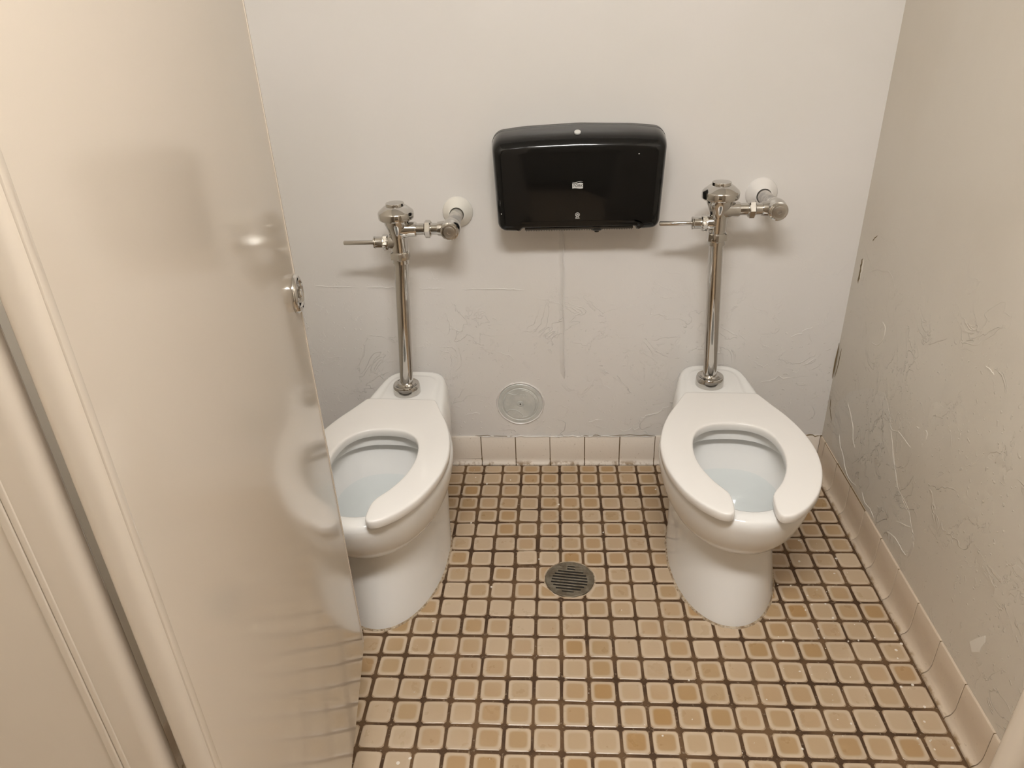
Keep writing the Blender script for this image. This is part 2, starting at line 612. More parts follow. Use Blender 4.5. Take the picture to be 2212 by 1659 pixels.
# ------------------------------------------------------------------ paint ridge, cracks and chips on the walls
def ridge(name, pts, wdt, hgt, normal, mat, parent, jitter=.0):
    """a raised or dark thin line lying on a wall: triangular section"""
    nrm = Vector(normal)
    pts = [Vector(p) for p in pts]
    rings = []
    for i, p in enumerate(pts):
        d = (pts[min(i + 1, len(pts) - 1)] - pts[max(i - 1, 0)]).normalized()
        s = d.cross(nrm).normalized()
        k = 0.15 if i in (0, len(pts) - 1) else 1
        ww = wdt * k * (1 + random.uniform(-jitter, jitter))
        hh = hgt * k
        p = p + s * random.uniform(-jitter, jitter) * wdt * .6
        if name == 'paint_ridge':
            rings.append([p + s * ww * .9 - nrm * .0005, p + s * ww * .1 + nrm * hh * .35, p - s * ww * .10 + nrm * hh, p - s * ww * .22 + nrm * hh * .9, p - s * ww * .26 - nrm * .0005]); continue
        rings.append([p - s * ww / 2 - nrm * .001, p + s * ww / 2 - nrm * .001, p + s * ww * .2 + nrm * hh, p - s * ww * .3 + nrm * hh * .8])
    bm = bmesh.new(); loft(bm, rings)
    return finish(name, bm, mat, parent, smooth=True, angle=50)

def jag(a, b, n, amp):
    a, b = Vector(a), Vector(b)
    return [a.lerp(b, i / n) + Vector([random.gauss(0, amp) for _ in range(3)]) for i in range(n + 1)]

NB = (0, -1, 0); NR = (-1, 0, 0)
pts = [(.4475 + random.gauss(0, .0005) + (.003 if z < .36 else 0), WY, z) for z in [.82 - .018 * i for i in range(29)]]
ridge('paint_ridge', pts, .015, .0062, NB, M_WALL, wall_back, .12)
# horizontal seam of an old wall coating
seg = []
for i in range(42):
    x = -.285 + .0155 * i
    seg.append((x, WY, .634 - .018 * (x + .285) / .55 + random.gauss(0, .0012)))
for a, b in ((0, 9), (10, 17), (20, 26), (28, 41)):
    ridge('paint_seam', seg[a:b], .004, .0016, NB, M_WALL, wall_back, .5)
for x0, z0, dx, dz in ((.52, .155, .05, .012), (.62, .128, .08, .006), (.70, .17, .09, .05), (.24, .42, .06, -.03), (.10, .50, .05, -.02), (1.05, .30, .09, .02), (1.12, .45, .06, .03), (.95, .25, .08, .05), (.56, .30, .04, -.02), (.13, .19, .05, .008), (1.02, .37, .05, -.02), (.78, .30, .04, .05)):
    p0 = Vector((x0, WY, z0)); p1 = Vector((x0 + dx, WY, z0 + dz))
    q = [Vector((v.x, WY, v.z)) for v in jag(p0, p1, 7, .0035)]
    ridge('paint_wrinkle', q, .0035, .0012, NB, M_WALL, wall_back, .4)
bm = bmesh.new(); lathe(bm, [(.0050, -.001), (.0050, .0012), (.0038, .0018), (.0030, .0010), (0, .0010)], (0, -1, 0), (-.3065, WY, .3785), 14, cap1=False); finish('painted_screw', bm, M_WALL, wall_back)
# ragged paint edge along the top of the base tiles
q = [(x, WY - .0062, .108 + random.gauss(0, .0012)) for x in [.17 + .014 * i for i in range(42)]]
ridge('paint_edge', q, .004, .0018, NB, M_WALL, wall_back, .6)
for x0, x1 in ((.16, .285), (.50, .585), (.595, .74)):
    n = 9
    q = [(x0 + (x1 - x0) * i / n, WY - .0066, .1105 + random.gauss(0, .0016)) for i in range(n + 1)]
    ridge('paint_crack', q, .0016, .0006, NB, M_CRACK, wall_back, .5)

def on_right(x, y):
    """point of the right wall's plane seen at that pixel, computed once for laying out its marks"""
    f = 25.9453 / 36 * 2212
    d = CR @ Vector(((x - 1106) / f, -(y - 829.5) / f, -1))
    t = (XR - CP.x) / d.x
    return CP + d * t
def rmark(name, pix, wdt, hgt, mat, jit=.3, sub=3):
    pp = [on_right(*p) for p in pix]
    pp = [Vector((XR, v[1], v[2])) for v in catmull([(v.x, v.y, v.z) for v in pp], sub, False)]
    ridge(name, pp, wdt, hgt, NR, mat, wall_right, jit)
rmark('paint_crack', [(1885, 521), (1890, 514), (1896, 509)], .004, .0008, M_CRACK)
rmark('paint_crack', [(1864, 558), (1860, 575), (1857, 590), (1853, 612)], .012, .0010, M_CRACK, .5)
rmark('paint_crack', [(1866, 560), (1862, 585), (1858, 604)], .004, .0022, M_CRACK_L, .5)
rmark('paint_crack', [(1818, 752), (1812, 782), (1803, 815)], .005, .0008, M_CRACK, .4)
rmark('paint_crack', [(1795, 860), (1793, 882), (1797, 910)], .005, .0008, M_CRACK, .4)
rmark('paint_crack', [(1882, 587), (1895, 583), (1908, 587), (1920, 588), (1928, 600), (1931, 620)], .0030, .0006, M_CHIP, .2)
rmark('paint_edge', [(1906, 695), (1912, 705), (1911, 722), (1906, 735), (1895, 746), (1884, 740)], 0.0029, 0.0010, M_CRACK_L, .3)
rmark('paint_edge', [(1831, 867), (1838, 895), (1843, 925), (1843, 950), (1848, 970)], 0.0050, 0.0016, M_CRACK_L, .3)
rmark('paint_edge', [(1814, 935), (1815, 962), (1822, 985), (1826, 1010), (1835, 1035), (1852, 1052)], 0.0043, 0.0018, M_CRACK_L, .5)
rmark('paint_edge', [(1862, 1060), (1868, 1085), (1880, 1100), (1888, 1120)], 0.0043, 0.0016, M_CRACK_L, .5)
rmark('paint_edge', [(1914, 1148), (1930, 1158), (1942, 1175), (1950, 1190), (1958, 1200)], 0.0043, 0.0016, M_CRACK_L, .4)
rmark('paint_edge', [(1934, 1125), (1952, 1133), (1970, 1140)], 0.0036, 0.0014, M_CRACK_L, .4)
rmark('paint_edge', [(1921, 910), (1928, 930), (1940, 932), (1958, 955), (1968, 967)], 0.0029, 0.0008, M_CRACK_L, .4)
rmark('paint_edge', [(1999, 930), (2003, 935), (2000, 950)], 0.0029, 0.0010, M_CRACK_L, .4)
rmark('paint_edge', [(2129, 790), (2140, 800), (2148, 810)], 0.0029, 0.0010, M_CRACK_L, .4)
rmark('paint_crack', [(2002, 746), (2025, 738), (2047, 731)], .003, .0005, M_CHIP, .3)
rmark('paint_edge', [(1926, 940), (1930, 980), (1936, 1030), (1942, 1060), (1962, 1100), (1970, 1150), (1974, 1180)], 0.0036, 0.0006, M_WALL_R, .2)
def chip(pix, th, mat, name='paint_chip'):
    pp = [on_right(*p) for p in pix]
    r0 = [Vector((XR + .001, v.y, v.z)) for v in pp]; r1 = [Vector((XR - th, v.y, v.z)) for v in pp]
    bm = bmesh.new(); loft(bm, [r0, r1]); finish(name, bm, mat, wall_right, smooth=False)
chip([(2095, 1386), (2112, 1378), (2128, 1373), (2128, 1388), (2120, 1400), (2116, 1409), (2100, 1409)], .0008, M_CHIP_L)
chip([(1962, 1198), (1972, 1170), (1973, 1182), (1967, 1198), (1960, 1204)], .0007, M_CHIP)
chip([(1797, 962), (1803, 900), (1812, 868), (1838, 846), (1880, 838), (1912, 850), (1924, 905), (1929, 985), (1937, 1045), (1950, 1080), (1964, 1110), (1972, 1150), (1974, 1182), (1960, 1203), (1945, 1185), (1915, 1160), (1880, 1112), (1850, 1060), (1820, 1005)], .0005, M_PATCH, 'peeled_patch')
# corner crack between back and right wall
q = [(XR - .003, WY - .003, z) for z in [.13 + .03 * i for i in range(17)]]
ridge('corner_crack', q[6:11], .004, .0004, (-.7, -.7, 0), M_CRACK, wall_right, .4)
# grime in the corner at the end of the base tiles
ridge('corner_crack', [(XR - .055 + .008 * i, WY - .0066, .1085 + random.gauss(0, .002)) for i in range(7)], .004, .0010, NB, M_CRACK, wall_back, .5)

# ------------------------------------------------------------------ dried paint splatter on the floor
bm = bmesh.new()
def drop(x, y, r):
    a0 = random.random() * 6; e = random.uniform(.6, 1)
    pts = [(x + r * cos(a) * cos(a0) - r * e * sin(a) * sin(a0), y + r * cos(a) * sin(a0) + r * e * sin(a) * cos(a0)) for a in [2 * pi * i / 8 for i in range(8)]]
    loft(bm, [[(a, b, -.0012) for a, b in pts], [(a, b, .0006) for a, b in pts]])
for i in range(230):
    if i < 120: x, y = random.uniform(.93, 1.235), random.uniform(-1.05, -.35)
    else: x, y = random.uniform(-.02, 1.2), random.uniform(-1.25, -.03)
    if (Vector((x, y)) - DR).length < .075: continue
    drop(x, y, .0006 + .0034 * random.random() ** 3)
o = finish('paint_splatter', bm, M_SPLAT, floor, smooth=False); o['kind'] = 'stuff'

# ------------------------------------------------------------------ toilets
NS = 72
def egg(vc, a, b, wf, wr, z, nr=2.4, cu=0.0):
    out = []
    for i in range(NS):
        t = 2 * pi * i / NS
        c, s = cos(t), sin(t)          # s > 0 : towards the room
        if s >= 0:
            u = wf * (abs(c) ** .96) * (1 if c >= 0 else -1); v = vc + a * s
        else:
            k = min(1, -s * 1.8); k = k * k * (3 - 2 * k)
            ww = wf + (wr - wf) * k
            u = ww * (abs(c) ** (2 / nr)) * (1 if c >= 0 else -1); v = vc - b * (abs(s) ** (2 / nr))
        out.append((u, -v, z))
    return out

def toilet_body():
    bm = bmesh.new()
    S = [  # z, vc, a, b, wf, wr
        (0, .45, .247, .24, .136, .138), (.010, .45, .246, .24, .135, .138), (.04, .45, .240, .24, .131, .139), (.09, .455, .222, .24, .124, .142),
        (.14, .46, .203, .24, .117, .146), (.18, .465, .190, .24, .112, .148), (.207, .47, .185, .24, .111, .151), (.219, .47, .186, .24, .113, .153),
        (.226, .47, .213, .24, .131, .155), (.229, .47, .221, .24, .137, .156), (.246, .475, .237, .25, .152, .157), (.277, .482, .253, .26, .166, .161), (.315, .487, .264, .27, .176, .166),
        (.340, .489, .269, .28, .1805, .168), (.358, .49, .2705, .285, .182, .168), (.368, .49, .268, .285, .180, .166), (.374, .49, .262, .282, .175, .162), (.377, .49, .254, .275, .168, .155),
        (.377, .50, .226, .130, .140, .135), (.374, .50, .220, .124, .135, .130), (.366, .50, .216, .120, .132, .127), (.343, .50, .216, .119, .132, .127), (.341, .50, .220, .123, .136, .131), (.339, .50, .236, .142, .152, .147), (.322, .50, .234, .142, .151, .146),
        (.296, .50, .214, .127, .135, .130), (.26, .505, .188, .115, .119, .114), (.215, .51, .140, .095, .092, .088), (.18, .515, .100, .075, .066, .063), (.16, .52, .055, .045, .036, .034)]
    rings = [egg(vc, a, b, wf, wr, z) for z, vc, a, b, wf, wr in S]
    loft(bm, rings)
    # rear spud ledge against the wall
    out = [(0, .022), (.045, .026), (.072, .042), (.088, .075), (.099, .135), (.108, .20), (.113, .27), (.08, .315), (0, .325)]
    half = catmull(out, 4, False)
    loop = [(u, -v) for u, v in half] + [(-u, -v) for u, v in half[-2:0:-1]]
    c0 = Vector((0, -.2))
    def ring(z, k, dy=0):
        pts = []
        for u, v in loop:
            d = Vector((u, v)) - c0
            if d.length > 1e-6: d = d * ((d.length + k) / d.length)
            pts.append((c0.x + d.x, min(c0.y + d.y, -.008), z))
        return pts
    loft(bm, [ring(.16, -.012), ring(.24, .014), ring(.32, .014), ring(.352, .010), ring(.366, .005), ring(.373, 0), ring(.376, -.006), ring(.3765, -.014), ring(.3745, -.020), ring(.3742, -.028), ring(.3765, -.034), ring(.377, -.040)])
    return bm

def seat_outline():
    right = [(.0, .237), (.070, .237), (.094, .240), (.104, .255), (.124, .300), (.148, .352), (.166, .405), (.177, .455), (.183, .510), (.179, .575), (.166, .630), (.144, .684), (.112, .730), (.082, .757), (.062, .765), (.050, .762), (.044, .748),
             (.043, .715), (.049, .685), (.072, .648), (.091, .605), (.102, .560), (.1045, .510), (.097, .462), (.079, .427), (.050, .406), (.020, .399), (0, .398)]
    half = catmull(right, 3, False)
    return half

def toilet_seat():
    half = seat_outline()
    loop = [(u, -v) for u, v in half[1:-1]]
    full = [(half[0][0], -half[0][1])] + loop + [(half[-1][0], -half[-1][1])] + [(-u, v) for u, v in loop[::-1]]
    # orientation
    A = sum(full[i][0] * full[(i + 1) % len(full)][1] - full[(i + 1) % len(full)][0] * full[i][1] for i in range(len(full)))
    if A < 0: full = full[::-1]
    bm = bmesh.new()
    rs = []
    for z, d in ((.3805, .006), (.3805, .0012), (.3820, 0), (.3960, 0), (.3990, .0006), (.4010, .0020), (.4018, .0045), (.4022, .0100)):
        rs.append([(x, y, z) for x, y in offset(full, d)])
    loft(bm, rs)
    return bm

def make_toilet(loc, rot, label):
    t = thing('toilet', label, 'toilet', loc, rot, 'toilets along the back wall')
    finish('bowl', toilet_body(), M_CHINA, t, angle=48)
    s = finish('seat', toilet_seat(), M_SEAT, t, angle=60)
    s['label'] = 'open-front white seat without a lid'
    bm = bmesh.new()
    rg = egg(.505, .185, .112, .116, .111, .258)
    bm.faces.new([bm.verts.new(p) for p in rg])
    finish('water', bm, M_WATER, t)
    bm = bmesh.new()
    o = egg(.45, .2535, .246, .141, .141, -.004); i_ = egg(.45, .251, .244, .140, .140, .0010); j = egg(.45, .2475, .240, .136, .1375, .0035); k = egg(.45, .240, .232, .128, .130, -.004)
    def wob(r): return [(x + random.gauss(0, .0009), y + random.gauss(0, .0009), z) for x, y, z in r]
    loft(bm, [wob(o), wob(i_), j, k], cap0=False, cap1=False)
    c = finish('caulk_bead', bm, M_CAULK, t)
    # rubber bumpers under the seat
    for sgn in (-1, 1):
        bm = bmesh.new(); lathe(bm, [(.007, .376), (.007, .381)], org=(sgn * .145, -.62, 0), n=12); finish('seat_bumper', bm, M_SEAT, t)
    # bolt cover at the foot of each side
    return t
T1 = make_toilet((.8850, .004, 0), radians(-2.7), 'white toilet with open-front seat, standing beside the right wall')
T2 = copy_tree(T1)
T2.location = (.010, -.019, 0); T2.rotation_euler = (0, 0, radians(-3.2))
T2['label'] = 'white toilet with open-front seat, half hidden by the open stall door'

# ------------------------------------------------------------------ flush valves
def make_valve(loc, label, tail, flange_mat, flabel):
    """origin on the valve axis at the level of the tailpiece nut; tail = end of the flush tube relative to it"""
    t = thing('flush_valve', label, 'flush valve', loc, 0, 'flush valves on the back wall')
    H = .162
    bm = bmesh.new()
    lathe(bm, [(.0210, .030), (.0222, .045), (.0222, .070), (.0238, .085), (.0300, .102), (.0330, .110), (.0338, .124), (.0338, .136)], n=40)
    # side bosses
    lathe(bm, [(.0235, .006), (.0225, .024), (.0195, .030), (.0195, .046), (.0180, .050)], (1, 0, 0), (0, 0, .091), 28)
    lathe(bm, [(.0205, .006), (.0195, .022), (.0180, .028)], (-1, 0, 0), (0, 0, .058), 28)
    finish('valve_body', bm, M_CHROME, t, angle=50)
    bm = bmesh.new()
    lathe(bm, [(.0345, .120), (.0448, .1205), (.0460, .1225), (.0463, .1240), (.0463, .1370), (.0458, .1385), (.0440, .1410), (.0300, .1525), (.0260, .1545), (.0240, .1545)], n=48)
    cap = finish('cap', bm, M_CHROME, t, angle=30)
    bm = bmesh.new()
    lathe(bm, [(.0240, .153), (.0242, .1590), (.0232, .1612), (.0, .1622)], n=40, cap1=False)
    finish('cap_button', bm, M_CHROME, cap, angle=30)
    # handle
    bm = bmesh.new(); lathe(bm, [(.0060, .060), (.0060, .146), (.0048, .1475)], (-1, 0, 0), (0, 0, .058), 16)
    h = finish('handle', bm, M_CHROME, t, angle=40)
    bm = bmesh.new(); lathe(bm, [(.0180, .0405), (.0155, .043), (.0150, .046), (.0150, .061), (.0162, .063), (.0162, .066), (.0120, .067)], (-1, 0, 0), (0, 0, .058), 28); finish('handle_socket', bm, M_CHROME, h, angle=30)
    bm = bmesh.new(); lathe(bm, [(.0200, .028), (.0220, .030), (.0220, .039), (.0200, .041)], (-1, 0, 0), (0, 0, .058), 36, hexa=(1, 2)); finish('handle_nut', bm, M_CHROME, h, smooth=True, angle=20)
    # outlet towards the stop
    bm = bmesh.new(); lathe(bm, [(.0150, .048), (.0150, .118)], (1, 0, 0), (0, 0, .091), 28); finish('outlet_pipe', bm, M_CHROME, t, angle=30)
    bm = bmesh.new(); lathe(bm, [(.0190, .0715), (.0235, .074), (.0235, .086), (.0190, .0885)], (1, 0, 0), (0, 0, .091), 36, hexa=(1, 2)); finish('outlet_nut', bm, M_CHROME, t, angle=20)
    # angle stop, its axis points to the room
    SX, SZ = .1400, .091
    bm = bmesh.new()
    lathe(bm, [(.0130, .030), (.0200, .024), (.0245, .014), (.0262, .002), (.0258, -.010), (.0242, -.020), (.0225, -.024)], (0, 1, 0), (SX, -.0, SZ), 36)
    lathe(bm, [(.0180, -.034), (.0205, -.018), (.0200, -.010)], (1, 0, 0), (SX, 0, SZ), 28)
    st = finish('stop_valve', bm, M_CHROME, t, angle=50)
    bm = bmesh.new()
    lathe(bm, [(.0225, .022), (.0240, .0245), (.0236, .0285), (.0205, .030), (.0205, .0335), (.0190, .0350), (.0120, .0352), (.0115, .0340), (.0050, .0340), (.0045, .0330), (0, .0328)], (0, -1, 0), (SX, 0, SZ), 36, cap1=False)
    c = finish('stop_cap', bm, M_CHROME, st, angle=25)
    bm = bmesh.new(); lathe(bm, [(.0145, .034), (.0145, .0362), (.0135, .0366), (.0052, .0366), (.0046, .0352), (0, .0350)], (0, -1, 0), (SX, 0, SZ), 28, cap1=False); finish('stop_screw', bm, M_DULL, st, angle=25)
    # supply pipe from the wall and the flange on the wall
    yw = WY - loc[1]
    bm = bmesh.new(); lathe(bm, [(.0185, .018), (.0200, .022), (.0200, .045), (.0180, .047), (.0178, yw + .004)], (0, 1, 0), (SX, 0, SZ), 28); finish('supply_pipe', bm, M_GALV, t, angle=30)
    bm = bmesh.new(); lathe(bm, [(.0425, yw + .002), (.0425, yw - .003), (.0400, yw - .0080), (.0330, yw - .015), (.0270, yw - .022), (.0215, yw - .030), (.0200, yw - .031), (.0185, yw - .026)], (0, 1, 0), (SX, 0, SZ), 36, cap1=False)
    fl = finish('wall_flange', bm, flange_mat, t, angle=60); fl['label'] = flabel
    # tailpiece: coupling nut, flush tube, spud flange
    bm = bmesh.new(); lathe(bm, [(.0225, .0105), (.0268, .0130), (.0268, .0300), (.0225, .0330)], n=36, hexa=(1, 2)); finish('coupling_nut', bm, M_CHROME, t, angle=20)
    bm = bmesh.new(); lathe(bm, [(.0200, .0), (.0225, .0010), (.0225, .0110), (.0200, .0118)], n=36); finish('coupling_ring', bm, M_CHROME, t, angle=30)
    ax = Vector(tail); Lg = ax.length
    bm = bmesh.new(); lathe(bm, [(.0188, -.004), (.0188, Lg)], ax, (0, 0, .004), 36); finish('flush_tube', bm, M_CHROME, t, angle=30)
    e = Vector(tail)
    bm = bmesh.new()
    lathe(bm, [(.0195, .018), (.0250, .018), (.0262, .023), (.0300, .024), (.0335, .027), (.0365, .0265), (.0385, .022), (.0390, 0)][::-1], (0, 0, 1), e, 40, cap0=True, cap1=True)
    lathe(bm, [(.0262, .020), (.0262, .029), (.0235, .033), (.0190, .034)], (0, 0, 1), e, 32)
    finish('spud_flange', bm, M_CHROME, t, angle=30)
    return t
VY = -.140
make_valve((.8420, VY, .788), 'chrome flush valve with its lever touching the black paper dispenser', (.0195, -.002, -.4104), M_FLANGE_W, 'wall flange painted white like the wall')
make_valve((.0165, VY - .008, .757), 'chrome flush valve above the half hidden toilet, lever pointing at the stall door', (-.0200, -.026, -.3794), M_FLANGE, 'glossy cream wall flange')

# ------------------------------------------------------------------ black twin roll dispenser
dsp = thing('toilet_paper_dispenser', 'wide glossy black twin-roll toilet paper dispenser on the back wall', 'paper dispenser', (.489, WY, .95))
def disp_poly():
    poly = [(-.2195, -.1340), (-.1520, -.1350), (-.1440, -.1275), (.1425, -.1275), (.1490, -.1350), (.2165, -.1340), (.2270, .112), (.1400, .1215), (0, .1265), (-.1400, .1215), (-.2270, .112)]
    rad = [.030, .004, .003, .003, .004, .030, .034, .30, .30, .30, .034]
    return rounded(poly, rad, 6)
dp = disp_poly()
def dring(y, d, top=0.0, bow=0.0):
    """outline inset by d all round, its upper half lowered by a further amount towards the top"""
    r = []
    for x, z in (offset(dp, d) if d else dp):
        Z = z - (top * max(0, (z + .02) / .146) ** 2)
        fx = abs(x) / .227
        r.append((x, -y - bow * (1 - fx * fx), Z))
    return r
bm = bmesh.new()
loft(bm, [dring(0, .004), dring(.004, 0), dring(.030, 0), dring(.031, .003)])
finish('back_case', bm, M_GREYB, dsp, angle=40)
bm = bmesh.new()
R_ = [dring(.0322, .0032), dring(.0335, .0010), dring(.060, .0022, .001, .003), dring(.080, .0042, .003, .006), dring(.095, .0060, .006, .010), dring(.104, .0080, .0095, .012), dring(.110, .0105, .013, .013), dring(.1145, .0135, .017, .0135), dring(.1172, .0175, .0215, .0138), dring(.1188, .0225, .026, .014), dring(.1196, .029, .030, .014)]
loft(bm, R_)
cov = finish('cover', bm, M_BLACK, dsp, angle=60)
# lock window in the top edge
bm = bmesh.new(); lathe(bm, [(.0080, .0), (.0080, .0040), (.0072, .0046), (0, .0048)], (0, -.45, .89), (-.004, -.0985, .1168), 20, cap1=False)
b_ = finish('lock_button', bm, M_PRINT, cov, angle=40)
# serrated tear bar with teeth along the bottom
bm = bmesh.new()
box(bm, (-.142, -.112, -.1255), (.142, -.060, -.1205))
n = 64
for i in range(n):
    x = -.140 + .280 * (i + .5) / n
    a = [bm.verts.new(p) for p in ((x - .0016, -.112, -.125), (x + .0016, -.112, -.125), (x + .0016, -.108, -.125), (x - .0016, -.108, -.125))]
    b = bm.verts.new((x, -.111, -.1300))
    for k in range(4): bm.faces.new((a[k], a[(k + 1) % 4], b))
finish('tear_bar', bm, M_GREYB, dsp, smooth=False)
bm = bmesh.new()
lathe(bm, [(.0160, 0), (.0160, .005), (.0130, .008), (.0065, .0085), (.0060, .0135), (.0, .014)], (0, 0, -1), (.0480, -.098, -.1235), 24, cap1=False)
finish('slide_knob', bm, M_BLACK2, dsp, angle=30)

def text_mesh(txt, size, shear=0.0, bold=0.0, ext=.0002):
    cu = bpy.data.curves.new('lettering', 'FONT')
    cu.body = txt; cu.size = size; cu.shear = shear; cu.offset = bold; cu.extrude = ext
    cu.align_x = 'CENTER'; cu.align_y = 'CENTER'; cu.resolution_u = 3
    ob = bpy.data.objects.new('lettering', cu); COL.objects.link(ob)
    dg = bpy.context.evaluated_depsgraph_get()
    me = bpy.data.meshes.new_from_object(ob.evaluated_get(dg))
    bpy.data.objects.remove(ob); bpy.data.curves.remove(cu)
    return me
FY = -.1342      # front of the cover
# printed logo: silver banner with a wave above it and dark letters
bm = bmesh.new()
def flat(bm, pts, y, th=.0003):
    loft(bm, [[(x, y + .0004, z) for x, z in pts], [(x, y - th, z) for x, z in pts]])
top = [(.0135 - .027 * i / 10, .0052 + .0010 * sin(2 * pi * i / 10)) for i in range(11)]
bot = [(-.0135 + .027 * i / 10, -.0078 + .0006 * sin(2 * pi * i / 10)) for i in range(11)]
LX, LZ = -.004, -.0045
flat(bm, [(x + LX, z + LZ) for x, z in bot + top], FY)
wv = [(-.0135 + .027 * i / 12, .0078 + .0013 * sin(2 * pi * i / 12 + 3.3) + .0016 * i / 12) for i in range(13)]
wv2 = [(x, z - .0012 * sin(pi * (i + .3) / 12.6)) for i, (x, z) in enumerate(wv)][::-1]
flat(bm, [(x + LX, z + LZ) for x, z in wv2 + wv], FY)
lg = finish('logo_print', bm, M_PRINT, cov, smooth=False)
me = text_mesh('TORK', .0092, .12, .00012); me.materials.append(M_BLACK2)
o = link('lettering', me, lg); o.rotation_euler = (pi / 2, 0, 0); o.location = (LX, FY - .0006, LZ - .0012)
SX_, SZ_ = -.004, -.0800
bm = bmesh.new()
for rr0, rr1 in ((.0058, .0047),):
    n = 24
    a = [(SX_ + rr0 * cos(2 * pi * i / n), SZ_ + rr0 * sin(2 * pi * i / n)) for i in range(n)]
    b = [(SX_ + rr1 * cos(2 * pi * i / n), SZ_ + rr1 * sin(2 * pi * i / n)) for i in range(n)]
    va = [bm.verts.new((x, FY - .0003, z)) for x, z in a]; vb = [bm.verts.new((x, FY - .0003, z)) for x, z in b]
    for i in range(n): bm.faces.new((va[i], va[(i + 1) % n], vb[(i + 1) % n], vb[i]))
for pl in ([(-.004, -.0022), (-.0012, .0030), (-.0002, .0030), (-.0028, -.0022)], [(.004, -.0022), (.0028, -.0022), (.0002, .0030), (.0012, .0030)], [(-.0042, -.0030), (.0042, -.0030), (.0036, -.0022), (-.0036, -.0022)], [(-.0006, -.0008), (.0006, -.0008), (.0016, .0008), (-.0016, .0008)]):
    bm.faces.new([bm.verts.new((SX_ + x, FY - .0003, SZ_ + z)) for x, z in pl])
lg2 = finish('logo_print', bm, M_PRINT, cov, smooth=False)
me = text_mesh('SCA', .0058, 0, .0001); me.materials.append(M_PRINT)
o = link('lettering', me, lg2); o.rotation_euler = (pi / 2, 0, 0); o.location = (SX_, FY - .0002, SZ_ - .0085)

# ------------------------------------------------------------------ round access cover on the wall
ac = thing('wall_access_cover', 'round grey-white metal access cover low on the back wall', 'cover plate', (.311, WY, .2290))
bm = bmesh.new()
lathe(bm, [(.0705, -.001), (.0705, .0020), (.0690, .0032), (.0600, .0034), (.0585, .0024), (.0560, .0024), (.0545, .0034), (.0130, .0030), (.0115, .0022), (0, .0022)], (0, -1, 0), (0, 0, 0), 56, cap1=False)
finish('plate', bm, M_PLATE, ac, angle=25)
bm = bmesh.new()
n = 64; rg = []
for k in range(3):
    rg.append([])
for i in range(n):
    a = 2 * pi * i / n
    ro = .0775 + random.gauss(0, .0009)
    for k, (r, y) in enumerate(((ro, .001), (.0745 + random.gauss(0, .0004), -.0040), (.0708, -.0010))):
        rg[k].append((r * cos(a), y, r * sin(a)))
loft(bm, rg, cap0=False, cap1=False)
finish('paint_rim', bm, M_WALL, ac, angle=60)
bm = bmesh.new(); lathe(bm, [(.0095, .002), (.0090, .0040), (.0075, .0044), (.0070, .0036), (.0042, .0036), (.0036, .0046), (.0022, .0046), (.0020, .0030), (0, .0030)], (0, -1, 0), (0, 0, 0), 24, cap1=False)
finish('screw', bm, M_PLATE, ac, angle=30)
bm = bmesh.new(); lathe(bm, [(.0024, .0030), (.0024, .0048), (0, .0049)], (0, -1, 0), (0, 0, 0), 12, cap1=False); finish('hole_shade_stub', bm, M_DARK, ac)  # raised black stub, its colour stands in for a shaded hole
def arc(pts, r=.0011):
    bm = bmesh.new(); tube(bm, [(x, -.0034, z) for x, z in catmull(pts, 4, False)], r, 6); finish('embossed_rib', bm, M_PLATE, ac, angle=60)
def circ(r, a0, a1, n=12): return [(r * cos(radians(a0 + (a1 - a0) * i / n)), r * sin(radians(a0 + (a1 - a0) * i / n))) for i in range(n + 1)]
arc(circ(.0520, 150, 215)); arc(circ(.0500, 85, 10)); arc(circ(.0500, 5, -85))
arc([(-.0430, .0330), (-.0370, .0385), (-.0260, .0350), (-.0150, .0330), (-.0060, .0390)])
arc([(-.0420, -.0320), (-.0360, -.0220), (-.0220, -.0200), (-.0050, -.0290), (.0060, -.0400), (.0020, -.0500)])
me = text_mesh('702', .0150, 0, 0, .0006); me.materials.append(M_PLATE)
o = link('lettering', me, ac); o.rotation_euler = (pi / 2, 0, 0); o.location = (.0110, -.0036, .0275)

# ------------------------------------------------------------------ floor drain
dr = thing('floor_drain', 'round tarnished metal floor drain with slots between the toilets', 'drain', (DR.x, DR.y, 0), radians(-7))
bm = bmesh.new()
n = 56
def circ3(r, z, wobble=0): return [((r + random.gauss(0, wobble)) * cos(2 * pi * i / n), (r + random.gauss(0, wobble)) * sin(2 * pi * i / n), z) for i in range(n)]
rin = .0550
loft(bm, [circ3(rin, -.0016), circ3(.0645, -.0018), circ3(.0655, .0000), circ3(.0640, .0014), circ3(.0580, .0016), circ3(rin, .0016), circ3(rin, -.0016)], cap0=False, cap1=False)
finish('rim', bm, M_DRAIN, dr, angle=35)
bm = bmesh.new(); bm.faces.new([bm.verts.new(p) for p in circ3(.056, -.0014)]); finish('well_shade_disc', bm, M_DARK, dr)  # flat black disc, paints the shade of the depth under the bars
bm = bmesh.new(); loft(bm, [circ3(.0640, -.0018), circ3(.0690, -.0010, .0007), circ3(.0700, -.0024, .0009)], cap0=False, cap1=False); finish('grime_ring', bm, M_CAULK, dr)
slots = 10; sp = .0106
for i in range(slots + 1):
    yc = (i - slots / 2) * sp
    hw = sqrt(max(rin ** 2 - (abs(yc) - .002) ** 2, 1e-6)) + .001
    bm = bmesh.new()
    h = .0022 if i not in (0, slots) else .0040
    pf = [(-h, -.0015), (h, -.0015), (h, .0008), (h * .7, .0015), (-h * .7, .0015), (-h, .0008)]
    loft(bm, [[(x, yc + a, b) for a, b in pf] for x in (-hw, hw)])
    finish('bar', bm, M_DRAIN, dr, smooth=False)
